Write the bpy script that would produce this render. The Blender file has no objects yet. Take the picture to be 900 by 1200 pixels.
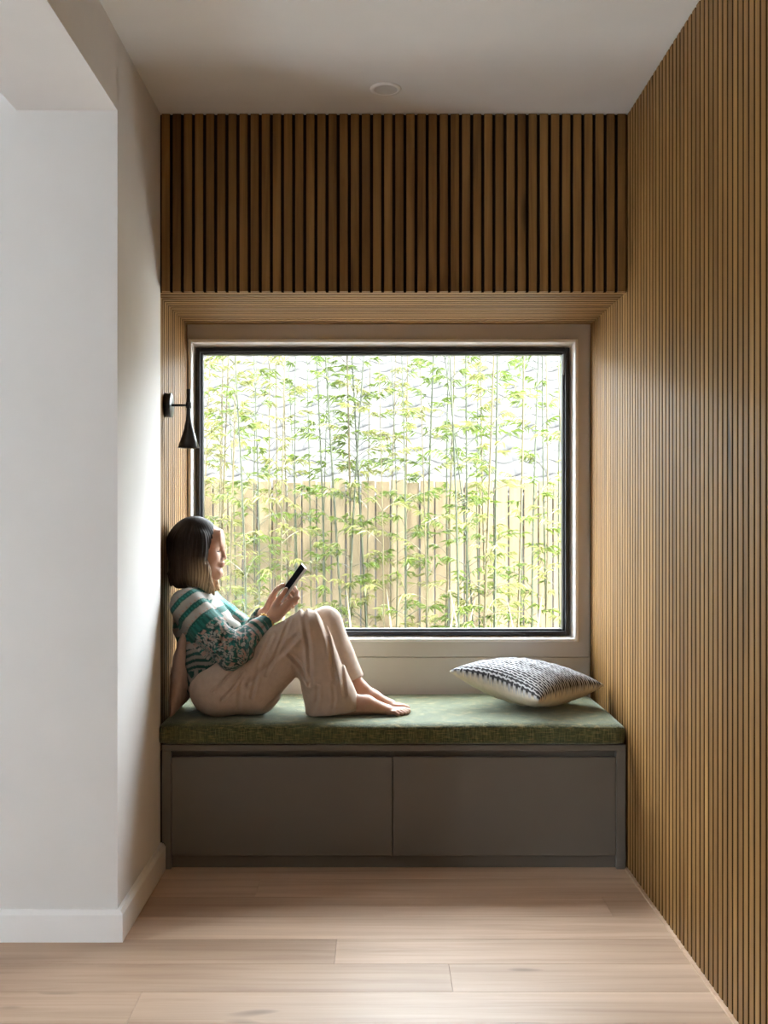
import bpy, bmesh, math, random
import numpy as np
from mathutils import Vector, Matrix

random.seed(7); np.random.seed(7)
SC = bpy.context.scene
COL = SC.collection

# ------------------------------------------------------------------ camera
F = 1211.0; CX, CY = 440.0, 602.0; CAMZ = 1.27      # pixels of the 900x1200 frame
cam = bpy.data.cameras.new('camera'); cam_o = bpy.data.objects.new('camera', cam); COL.objects.link(cam_o)
cam_o.location = (0, 0, CAMZ); cam_o.rotation_euler = (math.pi/2, 0, 0)
cam.sensor_fit = 'VERTICAL'; cam.sensor_height = 36; cam.sensor_width = 27
cam.lens = F/1200*36
cam.shift_x = (450-CX)/1200; cam.shift_y = (CY-600)/1200
cam.clip_start = .05; cam.clip_end = 200
SC.camera = cam_o
def P(px, py, Y):
    return np.array([(px-CX)*Y/F, Y, CAMZ+(CY-py)*Y/F])

# ------------------------------------------------------------------ world, sun, daylight, exposure
w = bpy.data.worlds.new('sky'); SC.world = w; w.use_nodes = True
bg = w.node_tree.nodes['Background']
bg.inputs['Color'].default_value = (.86, .93, 1, 1); bg.inputs['Strength'].default_value = 42
sun = bpy.data.lights.new('sun', 'SUN'); sun_o = bpy.data.objects.new('sun', sun); COL.objects.link(sun_o)
sun.energy = 75; sun.angle = math.radians(2); sun.color = (1, .96, .88)
sun_o.rotation_euler = Vector((-.62, .30, -.75)).to_track_quat('-Z', 'Y').to_euler()
# sky portals in the two glazed openings (they give off no light of their own, they only guide the sampling of the sky)
DY0, DY1 = .90, 1.66  # span of the added, unseen side door, set by the fill it gives
def sky_portal(name, loc, direction, sx, sy):
    l = bpy.data.lights.new(name, 'AREA'); o = bpy.data.objects.new(name, l); COL.objects.link(o)
    l.shape = 'RECTANGLE'; l.size = sx; l.size_y = sy; l.cycles.is_portal = True
    o.location = loc; o.rotation_euler = Vector(direction).to_track_quat('-Z', 'Z').to_euler()
sky_portal('window_sky_portal', (.03, 4.43, 1.363), (0, -1, 0), 1.57, 1.21)
sky_portal('fill_door_sky_portal', (-4.25, (DY0+DY1)/2, 1.21), (1, 0, 0), DY1-DY0, 2.42)
SC.view_settings.view_transform = 'Standard'; SC.view_settings.look = 'None'
SC.view_settings.gamma = 1; SC.view_settings.use_curve_mapping = False
SC.view_settings.exposure = 0.0
SC.cycles.use_denoising = True
SC.cycles.max_bounces = 10; SC.cycles.diffuse_bounces = 6; SC.cycles.transparent_max_bounces = 12
SC.cycles.sample_clamp_indirect = 8

# ------------------------------------------------------------------ materials
MATS = {}
class NT:
    def __init__(s, name):
        s.m = bpy.data.materials.new(name); s.m.use_nodes = True; s.t = s.m.node_tree; s.n = s.t.nodes
        s.b = s.n['Principled BSDF']; s.out = s.n['Material Output']; MATS[name] = s.m
    def add(s, typ, **kw):
        nd = s.n.new(typ)
        for k, v in kw.items():
            if k.startswith('i_'):
                nd.inputs[int(k[2:]) if k[2:].isdigit() else k[2:].replace('_', ' ')].default_value = v
            else: setattr(nd, k, v)
        return nd
    def link(s, a, b): s.t.links.new(a, b)
    def coords(s, scale=(1, 1, 1), rnd=True):
        tc = s.add('ShaderNodeTexCoord'); src = tc.outputs['Object']
        if rnd:
            oi = s.add('ShaderNodeObjectInfo'); mul = s.add('ShaderNodeMath', operation='MULTIPLY'); mul.inputs[1].default_value = 71.3
            s.link(oi.outputs['Random'], mul.inputs[0])
            ad = s.add('ShaderNodeVectorMath', operation='ADD'); s.link(src, ad.inputs[0]); s.link(mul.outputs[0], ad.inputs[1]); src = ad.outputs[0]
            s.rand = oi.outputs['Random']
        mp = s.add('ShaderNodeMapping'); mp.inputs['Scale'].default_value = scale; s.link(src, mp.inputs['Vector'])
        return mp.outputs[0]
    def noise(s, vec, scale, detail=4, rough=.55, dist=0):
        nz = s.add('ShaderNodeTexNoise'); nz.inputs['Scale'].default_value = scale; nz.inputs['Detail'].default_value = detail
        nz.inputs['Roughness'].default_value = rough; nz.inputs['Distortion'].default_value = dist
        s.link(vec, nz.inputs['Vector']); return nz.outputs['Fac']
    def ramp(s, fac, stops):
        r = s.add('ShaderNodeValToRGB'); e = r.color_ramp.elements
        e[0].position, e[0].color = stops[0][0], (*stops[0][1], 1); e[1].position, e[1].color = stops[-1][0], (*stops[-1][1], 1)
        for p, c in stops[1:-1]:
            x = e.new(p); x.color = (*c, 1)
        s.link(fac, r.inputs['Fac']); return r.outputs['Color']
    def mix(s, a, b, fac, mode='MIX'):
        m = s.add('ShaderNodeMix', data_type='RGBA', blend_type=mode)
        for sock, v in ((m.inputs[6], a), (m.inputs[7], b)):
            if isinstance(v, tuple): sock.default_value = (*v, 1)
            else: s.link(v, sock)
        if isinstance(fac, (int, float)): m.inputs[0].default_value = fac
        else: s.link(fac, m.inputs[0])
        return m.outputs[2]
    def bump(s, h, strength=.2, dist=.002):
        b = s.add('ShaderNodeBump'); b.inputs['Strength'].default_value = strength; b.inputs['Distance'].default_value = dist
        s.link(h, b.inputs['Height']); s.link(b.outputs[0], s.b.inputs['Normal'])
    def set(s, color=None, rough=.5, spec=.5, metal=0, sheen=0):
        if color is not None:
            if isinstance(color, tuple): s.b.inputs['Base Color'].default_value = (*color, 1)
            else: s.link(color, s.b.inputs['Base Color'])
        s.b.inputs['Roughness'].default_value = rough; s.b.inputs['Specular IOR Level'].default_value = spec
        s.b.inputs['Metallic'].default_value = metal; s.b.inputs['Sheen Weight'].default_value = sheen
        return s.m
def paint(name, col, rough=.6, spec=.3, var=.03, scale=3):
    t = NT(name); v = t.coords((1, 1, 1)); f = t.noise(v, scale, 3)
    c = t.ramp(f, [(.3, tuple(x*(1-var) for x in col)), (.7, tuple(min(1, x*(1+var)) for x in col))])
    t.bump(t.noise(v, 260, 2), .04, .001)
    return t.set(c, rough, spec)
def wood(name, dark, mid, light, axis='z', rough=.5, spec=.35, knots=True, var=1.0):
    t = NT(name); s = {'z': (26, 26, 1.1), 'x': (1.1, 26, 26)}[axis]
    v = t.coords(s); f = t.noise(v, 1.0, 6, .62, .6)
    c = t.ramp(f, [(.28, dark), (.5, mid), (.75, light)])
    v2 = t.coords({'z': (1, 1, .3), 'x': (.3, 1, 1)}[axis]); f2 = t.noise(v2, 3, 2)
    c = t.mix(c, t.ramp(f2, [(.3, (.72, .68, .64)), (.7, (1.15, 1.15, 1.15))]), .8, 'MULTIPLY')
    rr = t.ramp(t.rand, [(0, tuple(1-var*x for x in (.14, .16, .18))), (.5, (1, 1, 1)), (1, tuple(1+var*x for x in (.12, .14, .14)))])
    c = t.mix(c, rr, 1.0, 'MULTIPLY')
    if knots:
        vk = t.coords({'z': (9, 9, 2.2), 'x': (2.2, 9, 9)}[axis]); k = t.noise(vk, 1.0, 1)
        c = t.mix(c, tuple(x*.35 for x in dark), t.ramp(k, [(.74, (0, 0, 0)), (.80, (1, 1, 1))]), 'MIX')
    t.bump(f, .25, .0008)
    return t.set(c, rough, spec)

wall_white = paint('wall_white_paint', (.78, .77, .765), .7, .2)
ceil_white = paint('ceiling_paint', (.80, .80, .80), .8, .15)
trim_white = paint('trim_white_gloss', (.95, .95, .955), .35, .4)
greige = paint('greige_panel_paint', (.66, .63, .60), .5, .35)
bench_paint = paint('bench_taupe_laminate', (.155, .142, .122), .42, .4, .04)
slat_wood = wood('spotted_gum_slats', (.105, .049, .014), (.220, .114, .034), (.31, .176, .060), 'z', .5, .25)
slat_wood_x = wood('spotted_gum_boards', (.105, .049, .014), (.220, .114, .034), (.31, .176, .060), 'z', .5, .25)
slat_back = paint('slat_backing_dark', (.022, .011, .006), .7, .2)
slat_shade = paint('slat_gap_shade', (.020, .010, .005), .7, .1)  # near-black colour standing in for the shade between slats
oak = wood('oak_floor', (.46, .31, .215), (.57, .41, .30), (.65, .49, .37), 'x', .42, .4, True, .45)
subfloor = paint('subfloor_dark', (.12, .08, .05), .8, .1)
black_frame = paint('black_window_frame', (.018, .02, .024), .35, .5)
grey_metal = paint('grey_catch_metal', (.22, .22, .21), .4, .5)
black_lamp = paint('black_lamp_enamel', (.006, .006, .007), .28, .5)
lamp_in = paint('lamp_inner_white', (.7, .7, .68), .5, .3)

t = NT('window_glass')
gl = t.add('ShaderNodeBsdfGlossy'); gl.inputs['Roughness'].default_value = 0; tr = t.add('ShaderNodeBsdfTransparent')
tr.inputs['Color'].default_value = (.96, .97, .96, 1); fr = t.add('ShaderNodeFresnel'); ge = t.add('ShaderNodeNewGeometry'); mr = t.add('ShaderNodeMapRange'); mr.inputs['To Min'].default_value = 1.45; mr.inputs['To Max'].default_value = 1/1.45; t.link(ge.outputs['Backfacing'], mr.inputs['Value']); t.link(mr.outputs[0], fr.inputs['IOR'])
mx = t.add('ShaderNodeMixShader'); t.link(fr.outputs[0], mx.inputs[0]); t.link(tr.outputs[0], mx.inputs[1]); t.link(gl.outputs[0], mx.inputs[2])
t.link(mx.outputs[0], t.out.inputs['Surface']); glass = t.m

t = NT('green_woven_upholstery')
va = t.coords((1, 1, 1)); v1 = t.coords((30, 30, 230)); v2 = t.coords((230, 230, 26)); v3 = t.coords((40, 420, 420))
fa = t.noise(v1, 1, 3); fb = t.noise(v2, 1, 3); fc = t.noise(va, 16, 4)
c = t.ramp(fb, [(.32, (.016, .022, .006)), (.5, (.062, .074, .022)), (.68, (.21, .20, .085))])
c2 = t.ramp(fa, [(.36, (.018, .024, .007)), (.52, (.066, .072, .024)), (.70, (.34, .24, .10))])
c = t.mix(c, c2, .5); c = t.mix(c, t.ramp(fc, [(.3, (.75, .75, .7)), (.7, (1.2, 1.2, 1.2))]), .7, 'MULTIPLY')
t.bump(fb, .9, .003); green_fab = t.set(c, .8, .3, 0, .55); t.b.inputs['Sheen Roughness'].default_value = .45; t.b.inputs['Sheen Tint'].default_value = (.85, 1, .88, 1)

def vcol_mat(name, rough=.75, spec=.25, sheen=.1, bump=0, bscale=300):
    t = NT(name); a = t.add('ShaderNodeVertexColor'); a.layer_name = 'Col'; c = a.outputs['Color']
    v = t.coords((1, 1, 1)); f = t.noise(v, 40, 3)
    c = t.mix(c, t.ramp(f, [(.3, (.92, .92, .92)), (.7, (1.06, 1.06, 1.06))]), 1.0, 'MULTIPLY')
    if bump: t.bump(t.noise(v, bscale, 3), bump, .0012)
    return t.set(c, rough, spec, 0, sheen)
skin_m = vcol_mat('skin', .5, .35, 0, .08, 400)
MATS['skin'].node_tree.nodes['Principled BSDF'].inputs['Subsurface Weight'].default_value = .12
MATS['skin'].node_tree.nodes['Principled BSDF'].inputs['Subsurface Radius'].default_value = (.012, .005, .003)
blouse_m = vcol_mat('printed_blouse_cotton', .75, .2, .1, .15)
linen_m = vcol_mat('beige_linen', .85, .15, .15, .35, 500)
hair_m = vcol_mat('hair_brown_blonde', .55, .12, 0, 0)
pillow_m = vcol_mat('woven_pillow', .85, .15, .1, .4, 260)
blush_m = paint('blush_linen', (.42, .30, .24), .85, .15, .08, 30)
dark_hair = paint('brow_hair', (.05, .03, .02), .6, .3)
gold = NT('gold_beads').set((.75, .50, .18), .3, .5, 1)
silver = NT('silver_ring').set((.85, .85, .86), .25, .5, 1)
screen = NT('phone_screen_glass').set((.004, .004, .005), .6, 0)
phone_case = paint('phone_case_white', (.72, .73, .76), .35, .4)

def leafmat(name, col, col2, trans):
    t = NT(name); v = t.coords((1, 1, 1)); f = t.noise(v, 9, 3)
    c = t.ramp(f, [(.3, col), (.7, col2)]); t.set(c, .5, .3)
    tl = t.add('ShaderNodeBsdfTranslucent'); t.link(c, tl.inputs['Color'])
    m = t.add('ShaderNodeMixShader'); m.inputs[0].default_value = trans
    t.link(t.b.outputs[0], m.inputs[1]); t.link(tl.outputs[0], m.inputs[2]); t.link(m.outputs[0], t.out.inputs['Surface'])
    return t.m
leaf_g = leafmat('bamboo_leaf_green', (.036, .060, .007), (.064, .084, .012), .4)
leaf_y = leafmat('bamboo_leaf_yellow', (0.0808, 0.0892, 0.0221), (0.1190, 0.1148, 0.0382), .4)
leaf_d = leafmat('dry_leaf', (0.1700, 0.1445, 0.0935), (0.2210, 0.1870, 0.1275), .3)
culm_g = paint('bamboo_cane_green', (.014, .018, .005), .5, .3, .25, 5)
culm_y = paint('bamboo_cane_yellow', (.034, .027, .008), .5, .3, .25, 5)
fence_m = wood('fence_timber', (.058, .045, .027), (.082, .065, .040), (.105, .085, .055), 'z', .8, .1, False)
tile_m = paint('pale_roof_tile', (.021, .0205, .020), .8, .15, .1, 6)
soil_m = paint('garden_soil', (.23, .225, .215), .9, .1, .2, 8)

# ------------------------------------------------------------------ mesh helpers
def tag(o, label=None, cat=None, group=None, kind=None):
    for k, v in (('label', label), ('category', cat), ('group', group), ('kind', kind)):
        if v: o[k] = v
    return o
def link(name, me, mat, parent=None, smooth=False):
    o = bpy.data.objects.new(name, me); COL.objects.link(o)
    if mat and not me.materials: me.materials.append(mat)
    if parent: o.parent = parent
    if smooth:
        me.polygons.foreach_set('use_smooth', [True]*len(me.polygons))
    return o
def empty(name, loc=(0, 0, 0)):
    o = bpy.data.objects.new(name, None); COL.objects.link(o); o.location = loc; o.empty_display_size = .1
    return o
def boxmesh(name, lo, hi, bevel=0, seg=1):
    bm = bmesh.new(); bmesh.ops.create_cube(bm, size=1)
    for v in bm.verts:
        v.co = Vector([lo[i]+(v.co[i]+.5)*(hi[i]-lo[i]) for i in range(3)])
    if bevel: bmesh.ops.bevel(bm, geom=bm.edges[:], offset=bevel, segments=seg, affect='EDGES', profile=.5)
    me = bpy.data.meshes.new(name); bm.to_mesh(me); bm.free(); return me
def box(name, lo, hi, mat, parent=None, bevel=0, seg=1, smooth=False):
    return link(name, boxmesh(name, lo, hi, bevel, seg), mat, parent, smooth)
def multibox(name, boxes, mat, parent=None, bevel=0):
    bm = bmesh.new()
    for lo, hi in boxes:
        r = bmesh.ops.create_cube(bm, size=1)
        for v in r['verts']: v.co = Vector([lo[i]+(v.co[i]+.5)*(hi[i]-lo[i]) for i in range(3)])
        if bevel:
            es = list({e for v in r['verts'] for e in v.link_edges})
            bmesh.ops.bevel(bm, geom=es, offset=bevel, segments=1, affect='EDGES')
    me = bpy.data.meshes.new(name); bm.to_mesh(me); bm.free(); return link(name, me, mat, parent)
def lathe(name, prof, mat, parent=None, n=32, mtx=None):
    vs, fs = [], []
    for (r, z) in prof:
        for k in range(n):
            a = 2*math.pi*k/n; vs.append((r*math.cos(a), r*math.sin(a), z))
    for i in range(len(prof)-1):
        for k in range(n):
            fs.append((i*n+k, i*n+(k+1) % n, (i+1)*n+(k+1) % n, (i+1)*n+k))
    me = bpy.data.meshes.new(name); me.from_pydata(vs, [], fs)
    if mtx: me.transform(mtx)
    me.update(); return link(name, me, mat, parent, True)
def tube_geo(pts, rads, n=8, cap=True):
    vs, fs = [], []; pts = [Vector(p) for p in pts]; up = Vector((.31, .17, .93))
    for i, p in enumerate(pts):
        d = (pts[min(i+1, len(pts)-1)]-pts[max(i-1, 0)]).normalized()
        a = d.cross(up)
        if a.length < .1: a = d.cross(Vector((1, 0, 0)))
        a.normalize(); b = d.cross(a)
        for k in range(n):
            t = 2*math.pi*k/n; vs.append(p+(a*math.cos(t)+b*math.sin(t))*rads[i])
    for i in range(len(pts)-1):
        for k in range(n): fs.append((i*n+k, i*n+(k+1) % n, (i+1)*n+(k+1) % n, (i+1)*n+k))
    if cap:
        fs.append(tuple(range(n-1, -1, -1))); fs.append(tuple(range((len(pts)-1)*n, len(pts)*n)))
    return vs, fs
def tube(name, pts, rads, mat, parent=None, n=10):
    vs, fs = tube_geo(pts, rads, n); me = bpy.data.meshes.new(name); me.from_pydata([tuple(v) for v in vs], [], fs)
    me.update(); return link(name, me, mat, parent, True)

# ------------------------------------------------------------------ the room
XL, XR = -.769, .900          # alcove sides
YB = 3.69                     # front plane of the bench and timber header
YW = 4.33                     # window wall
ZC = 2.70; ZS = 2.063         # ceiling, soffit
YC = 3.08                     # corner of the white wall

floor = box('floor', (-4.1, -3.1, -.12), (1.0, 4.35, -.02), subfloor); tag(floor, 'pale oak plank floor', None, None, 'structure')
seams = [3.765-.170*k for k in range(41)]
joints = {4: [-.116, -2.2], 5: [.206, -1.7], 3: [-1.25], 2: [.75, -1.3], 6: [-.62, -2.6], 1: [-.4, -2.4], 0: [-1.9], 7: [.35, -1.5]}
for k in range(40):
    y1, y0 = seams[k], seams[k+1]
    js = joints.get(k) or [random.uniform(-.9, .7), random.uniform(-2.9, -1.6)]
    xs = [.905]+sorted(js, reverse=True)+[-4.05]
    for a, b in zip(xs[1:], xs[:-1]):
        cx, cy = (a+b)/2, (y0+y1)/2; g = .0003
        me = boxmesh('plank', (-(b-a)/2+g, -(y1-y0)/2+g, -.02), ((b-a)/2-g, (y1-y0)/2-g, 0), .0007)
        o = link('plank', me, oak, floor); o.location = (cx, cy, 0)

wl = box('wall_left', (-4.1, YC, 0), (XL, YB+.004, ZC), wall_white); tag(wl, 'white painted wall left of the window seat', None, None, 'structure')
ce = box('ceiling', (-4.1, -3.1, ZC), (1.2, YB+.04, ZC+.25), ceil_white); tag(ce, 'white ceiling', None, None, 'structure')
be = box('wall_header', (-1.07, -3.0, 2.472), (XL, YC+.01, ZC+.01), wall_white); tag(be, 'dropped white header beam over the side opening', None, None, 'structure')

# slats: one profile, vertical along local z, facing local -y (front), shared by every slat of a run
def slat_mesh(L, wd=.0305, dp=.016, rb=.003):
    prof = [(-wd/2, 0), (-wd/2, -dp+rb), (-wd/2+rb*.3, -dp+rb*.3), (-wd/2+rb, -dp), (wd/2-rb, -dp), (wd/2-rb*.3, -dp+rb*.3), (wd/2, -dp+rb), (wd/2, 0)]
    n = len(prof); vs = [(x, y, z) for z in (0, L) for x, y in prof]
    fs = [(i, i+1, n+i+1, n+i) for i in range(n-1)]+[tuple(range(n-1, -1, -1)), tuple(range(n, 2*n)), (n-1, 0, n, 2*n-1)]
    me = bpy.data.meshes.new('slat'); me.from_pydata(vs, [], fs); me.update(); me.materials.append(slat_wood); me.materials.append(slat_shade)
    for i in (0, 1, n-3, n-2): me.polygons[i].material_index = 1      # gap shadow painted on slat sides and bevels
    return me
def run(root, me, n, start, step, rot):
    for i in range(n):
        o = link('slat', me, slat_wood, root); o.location = tuple(start[j]+step[j]*i for j in range(3)); o.rotation_euler = rot
PIT = .0397
# right wall
wr = box('wall_right', (XR+.016, -3.1, 0), (1.2, 4.6, ZC), slat_back); tag(wr, 'timber slat wall on the right of the window seat', None, None, 'structure')
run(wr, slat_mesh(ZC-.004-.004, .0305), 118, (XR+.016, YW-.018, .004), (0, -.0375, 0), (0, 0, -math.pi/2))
# header over the seat
wu = box('wall_upper', (XL-.045, YB+.016, ZS+.02), (XR+.016, 4.6, ZC), slat_back); tag(wu, 'dark timber slat panel above the window', None, None, 'structure')
nh = 42; ph = (XR-XL)/nh
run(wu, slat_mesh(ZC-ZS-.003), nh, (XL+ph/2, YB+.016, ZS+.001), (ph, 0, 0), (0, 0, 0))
# soffit
so = box('ceiling_soffit', (XL-.03, YB+.016, ZS+.016), (XR+.016, YW+.05, ZS+.02), slat_back); tag(so, 'timber slat soffit over the window seat', None, None, 'structure')
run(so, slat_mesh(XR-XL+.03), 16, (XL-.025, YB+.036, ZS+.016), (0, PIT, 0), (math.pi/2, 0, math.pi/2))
# left lining of the alcove (set 18 mm behind the white wall end)
XA = XL-.018
wn = box('wall_alcove', (-1.3, YB+.004, 0), (XA-.016, 4.6, ZC), slat_back); tag(wn, 'timber slat lining behind the reader', None, None, 'structure')
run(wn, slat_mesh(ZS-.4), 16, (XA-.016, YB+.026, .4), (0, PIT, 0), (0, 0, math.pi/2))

# window wall
def W(px, py, Y=YW): p = P(px, py, Y); return p[0], p[2]
x0, z1 = W(229, 407); x1, z0 = W(668, 745)     # inner edge of white trim
wb = multibox('wall_back', [((XA-.05, YW+.02, -.2), (x0-.02, YW+.27, ZC)), ((x1+.02, YW+.02, -.2), (XR+.02, YW+.27, ZC)),
     ((x0-.02, YW+.02, z1+.02), (x1+.02, YW+.27, ZC)), ((x0-.02, YW+.02, -.2), (x1+.02, YW+.27, z0-.02))], greige)
tag(wb, 'window wall of the alcove', None, None, 'structure')
tx0, tz1 = W(221, 398); tx1, tz0 = W(677, 752)
zj = W(0, 770)[1]
multibox('panel', [((XA-.016, YW, tz1-.003), (XR, YW+.02, ZS+.016)), ((tx1-.003, YW, zj+.0015), (XR-.002, YW+.02, tz1-.003)), ((XA-.016, YW, zj+.0015), (tx1-.003, YW+.02, tz0+.003))], greige, wb)
box('panel', (XA-.016, YW-.003, .40), (XR-.002, YW+.02, zj-.0015), greige, wb, .0012)
win = empty('window_1', (0, YW, 0)); tag(win, 'picture window with black frame onto bamboo', None, None, 'structure')
def wpart(name, boxes, mat, bevel=0):
    o = multibox(name, boxes, mat, None, bevel); o.data.transform(Matrix.Translation((0, -YW, 0))); o.parent = win; return o
def ring4(xa, xb, za, zb, wdt, ya, yb):
    return [((xa, ya, za), (xa+wdt, yb, zb)), ((xb-wdt, ya, za), (xb, yb, zb)), ((xa+wdt, ya, zb-wdt), (xb-wdt, yb, zb)), ((xa+wdt, ya, za), (xb-wdt, yb, za+wdt))]
for bx in ring4(tx0, tx1, tz0, tz1, .014, YW-.014, YW+.02): wpart('trim', [bx], trim_white, .002)
oa = [(tx0+.014, tz0+.014), (tx1-.014, tz0+.014), (tx1-.014, tz1-.014), (tx0+.014, tz1-.014)]
ib = [(x0, z0), (x1, z0), (x1, z1), (x0, z1)]
for i in range(4):      # splayed reveal boards, mitred
    j = (i+1) % 4; vs = []
    for (px_, pz_), (qx_, qz_) in ((oa[i], ib[i]), (oa[j], ib[j])):
        vs += [(px_, -.012, pz_), (qx_, .034, qz_), (px_, .034, pz_)]
    me = bpy.data.meshes.new('reveal'); me.from_pydata(vs, [], [(0, 1, 4, 3), (1, 2, 5, 4), (2, 0, 3, 5), (0, 2, 1), (3, 4, 5)]); me.update()
    bm = bmesh.new(); bm.from_mesh(me); bmesh.ops.recalc_face_normals(bm, faces=bm.faces); bm.to_mesh(me); bm.free()
    link('reveal', me, trim_white, win)
fx0, fx1, fz0, fz1 = x0, x1, z0, z1
for bx in ring4(fx0, fx1, fz0, fz1, .017, YW+.012, YW+.075): wpart('frame', [bx], black_frame, .002)
for bx in ring4(fx0+.017, fx1-.017, fz0+.017, fz1-.017, .009, YW+.030, YW+.070): wpart('sash', [bx], black_frame, .004)
wpart('glass', [((fx0+.02, YW+.048, fz0+.02), (fx1-.02, YW+.050, fz1-.02))], glass)
lx, lz = W(661, 427, YW+.03); wpart('catch', [((lx-.006, YW+.022, lz-.045), (lx+.006, YW+.031, lz+.045))], grey_metal, .003)

# baseboards (bevelled top)
def base_prof(h=.093, t=.020, c=.012): return [(0, 0), (t, 0), (t, h-c), (t-.008, h), (0, h)]
def baseboard(name, a, b, nrm, mitre_a, mitre_b, label):
    a, b, nrm = Vector(a), Vector(b), Vector(nrm); d = (b-a).normalized(); pr = base_prof(); vs = []
    for p, m in ((a, mitre_a), (b, mitre_b)):
        for t_, h_ in pr: vs.append(p+nrm*t_+d*t_*m+Vector((0, 0, h_)))
    n = len(pr); fs = [(i, (i+1) % n, n+(i+1) % n, n+i) for i in range(n)]+[tuple(range(n-1, -1, -1)), tuple(range(n, 2*n))]
    me = bpy.data.meshes.new(name); me.from_pydata([tuple(v) for v in vs], [], fs); me.update()
    bm = bmesh.new(); bm.from_mesh(me); bmesh.ops.recalc_face_normals(bm, faces=bm.faces); bm.to_mesh(me); bm.free()
    o = link(name, me, trim_white); tag(o, label, None, None, 'structure'); return o
baseboard('baseboard_front', (-4.0, YC, 0), (XL, YC, 0), (0, -1, 0), 0, 1, 'white baseboard below the front wall face')
baseboard('baseboard_left', (XL, YC, 0), (XL, YB+.01, 0), (1, 0, 0), -1, 0, 'white baseboard beside the bench')
tb = box('trim_1', (XR-.010, 0, 0), (XR+.002, YB, .006), oak); tag(tb, 'thin timber bead along the slat wall foot', None, None, 'structure')

# living room behind the camera (closes the space; glazed doors added in the far side wall for fill light)
rw = box('wall_rear', (-4.1, -3.2, 0), (1.2, -3.0, ZC), wall_white)
tag(rw, 'white rear wall of the living room', None, None, 'structure')
fl = multibox('wall_far', [((-4.3, -3.2, -.1), (-4.1, DY0, ZC)), ((-4.3, DY1, -.1), (-4.1, 4.6, ZC)), ((-4.3, DY0, 2.42), (-4.1, DY1, ZC))], wall_white); tag(fl, 'white far side wall of the living room', None, None, 'structure')
dr = empty('fill_door_1', (-4.2, DY0, 0)); tag(dr, 'glazed sliding doors added out of view to let in fill light', None, None, 'structure')
for i in range(2):
    ya = i*(DY1-DY0)/2; yb = ya+(DY1-DY0)/2
    o = multibox('fill_door_leaf', [((-.03, y_, z_), (.03, y2, z2)) for y_, y2, z_, z2 in ((ya, ya+.05, 0, 2.42), (yb-.05, yb, 0, 2.42), (ya+.05, yb-.05, 0, .05), (ya+.05, yb-.05, 2.37, 2.42))], black_frame, dr)
    box('pane', (-.004, ya+.05, .05), (.004, yb-.05, 2.37), glass, o)

# downlight
dlc = P(452, 104, 1211*1.43/(602-104))
dl = empty('downlight', (dlc[0], dlc[1], ZC)); tag(dl, 'round white recessed downlight in the ceiling', 'downlight')
lathe('ring', [(.037, -.0015), (.040, -.005), (.050, -.005), (.053, -.0005), (.053, .0)], ceil_white, dl)
lathe('baffle', [(.041, -.0045), (.036, -.0035), (.033, -.0015), (.0001, -.0012)], paint('downlight_grey', (.62, .61, .59), .5, .3), dl)

# ------------------------------------------------------------------ bench
bench = empty('bench_cabinet', (0, YB, 0)); tag(bench, 'taupe storage bench with two plain doors under the green cushion', 'bench')
bx0, bx1 = XL+.006, XR-.006
def bpart(name, lo, hi, bevel=.0012):
    return box(name, (lo[0], lo[1]-YB, lo[2]), (hi[0], hi[1]-YB, hi[2]), bench_paint, bench, bevel)
ztop = CAMZ-(873-602)/328.2; zr = CAMZ-(880-602)/328.2; zd1 = CAMZ-(887.5-602)/328.2; zd0 = CAMZ-(1003-602)/328.2
sw = .033
bpart('side_panel', (bx0, YB, 0), (bx0+sw, YW-.01, ztop-.021)); bpart('side_panel', (bx1-sw, YB, 0), (bx1, YW-.01, ztop-.021))
bpart('top_board', (bx0, YB, zr), (bx1, YW-.004, ztop))
bpart('pull_channel', (bx0+sw, YB+.030, zd1-.03), (bx1-sw, YB+.045, zr))
bpart('kickboard', (bx0+sw, YB+.022, 0), (bx1-sw, YB+.04, zd0+.03))
xm = (460-440)*YB/F
bpart('divider', (xm-.009, YB+.02, .03), (xm+.009, YW-.02, zr-.004)); bpart('base_board', (bx0+sw, YB+.03, .03), (bx1-sw, YW-.02, .045))
bpart('door', (bx0+sw+.002, YB+.001, zd0), (xm-.0018, YB+.019, zd1)); bpart('door', (xm+.0018, YB+.001, zd0), (bx1-sw-.002, YB+.019, zd1))

ZT = .525   # top of the seat cushion
def rounded_cushion(name, lo, hi, r, puff, mat):
    nx, ny, nz = 56, 22, 6
    bm = bmesh.new()
    bmesh.ops.create_cube(bm, size=1)
    for ax, n in ((0, nx), (1, ny), (2, nz)):
        for i in range(1, n):
            nv = [0, 0, 0]; nv[ax] = 1; co = [0, 0, 0]; co[ax] = -.5+i/n
            bmesh.ops.bisect_plane(bm, geom=bm.verts[:]+bm.edges[:]+bm.faces[:], plane_co=co, plane_no=nv)
    half = [(hi[i]-lo[i])/2 for i in range(3)]; mid = [(hi[i]+lo[i])/2 for i in range(3)]
    for v in bm.verts:
        p = [v.co[i]*2*half[i] for i in range(3)]
        q = [max(-(half[i]-r), min(half[i]-r, p[i])) for i in range(3)]
        d = Vector([p[i]-q[i] for i in range(3)])
        # map the corner zone of the cube onto a rounded box
        m = max(abs(x) for x in d) if d.length else 0
        if d.length > 1e-9: d = d*(m/d.length)
        u, vv = p[0]/half[0], p[1]/half[1]
        z = q[2]+d.z
        if p[2] > 0: z += puff*(1-u**8)*(1-vv**6)+.0015*math.sin(p[0]*9+1)*math.cos(p[1]*11)
        yy = q[1]+d.y+(.002*math.sin(p[0]*7) if p[1] < 0 else 0)
        v.co = Vector((q[0]+d.x, yy, z))+Vector(mid)
    me = bpy.data.meshes.new(name); bm.to_mesh(me); bm.free(); return link(name, me, mat, None, True)
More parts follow.
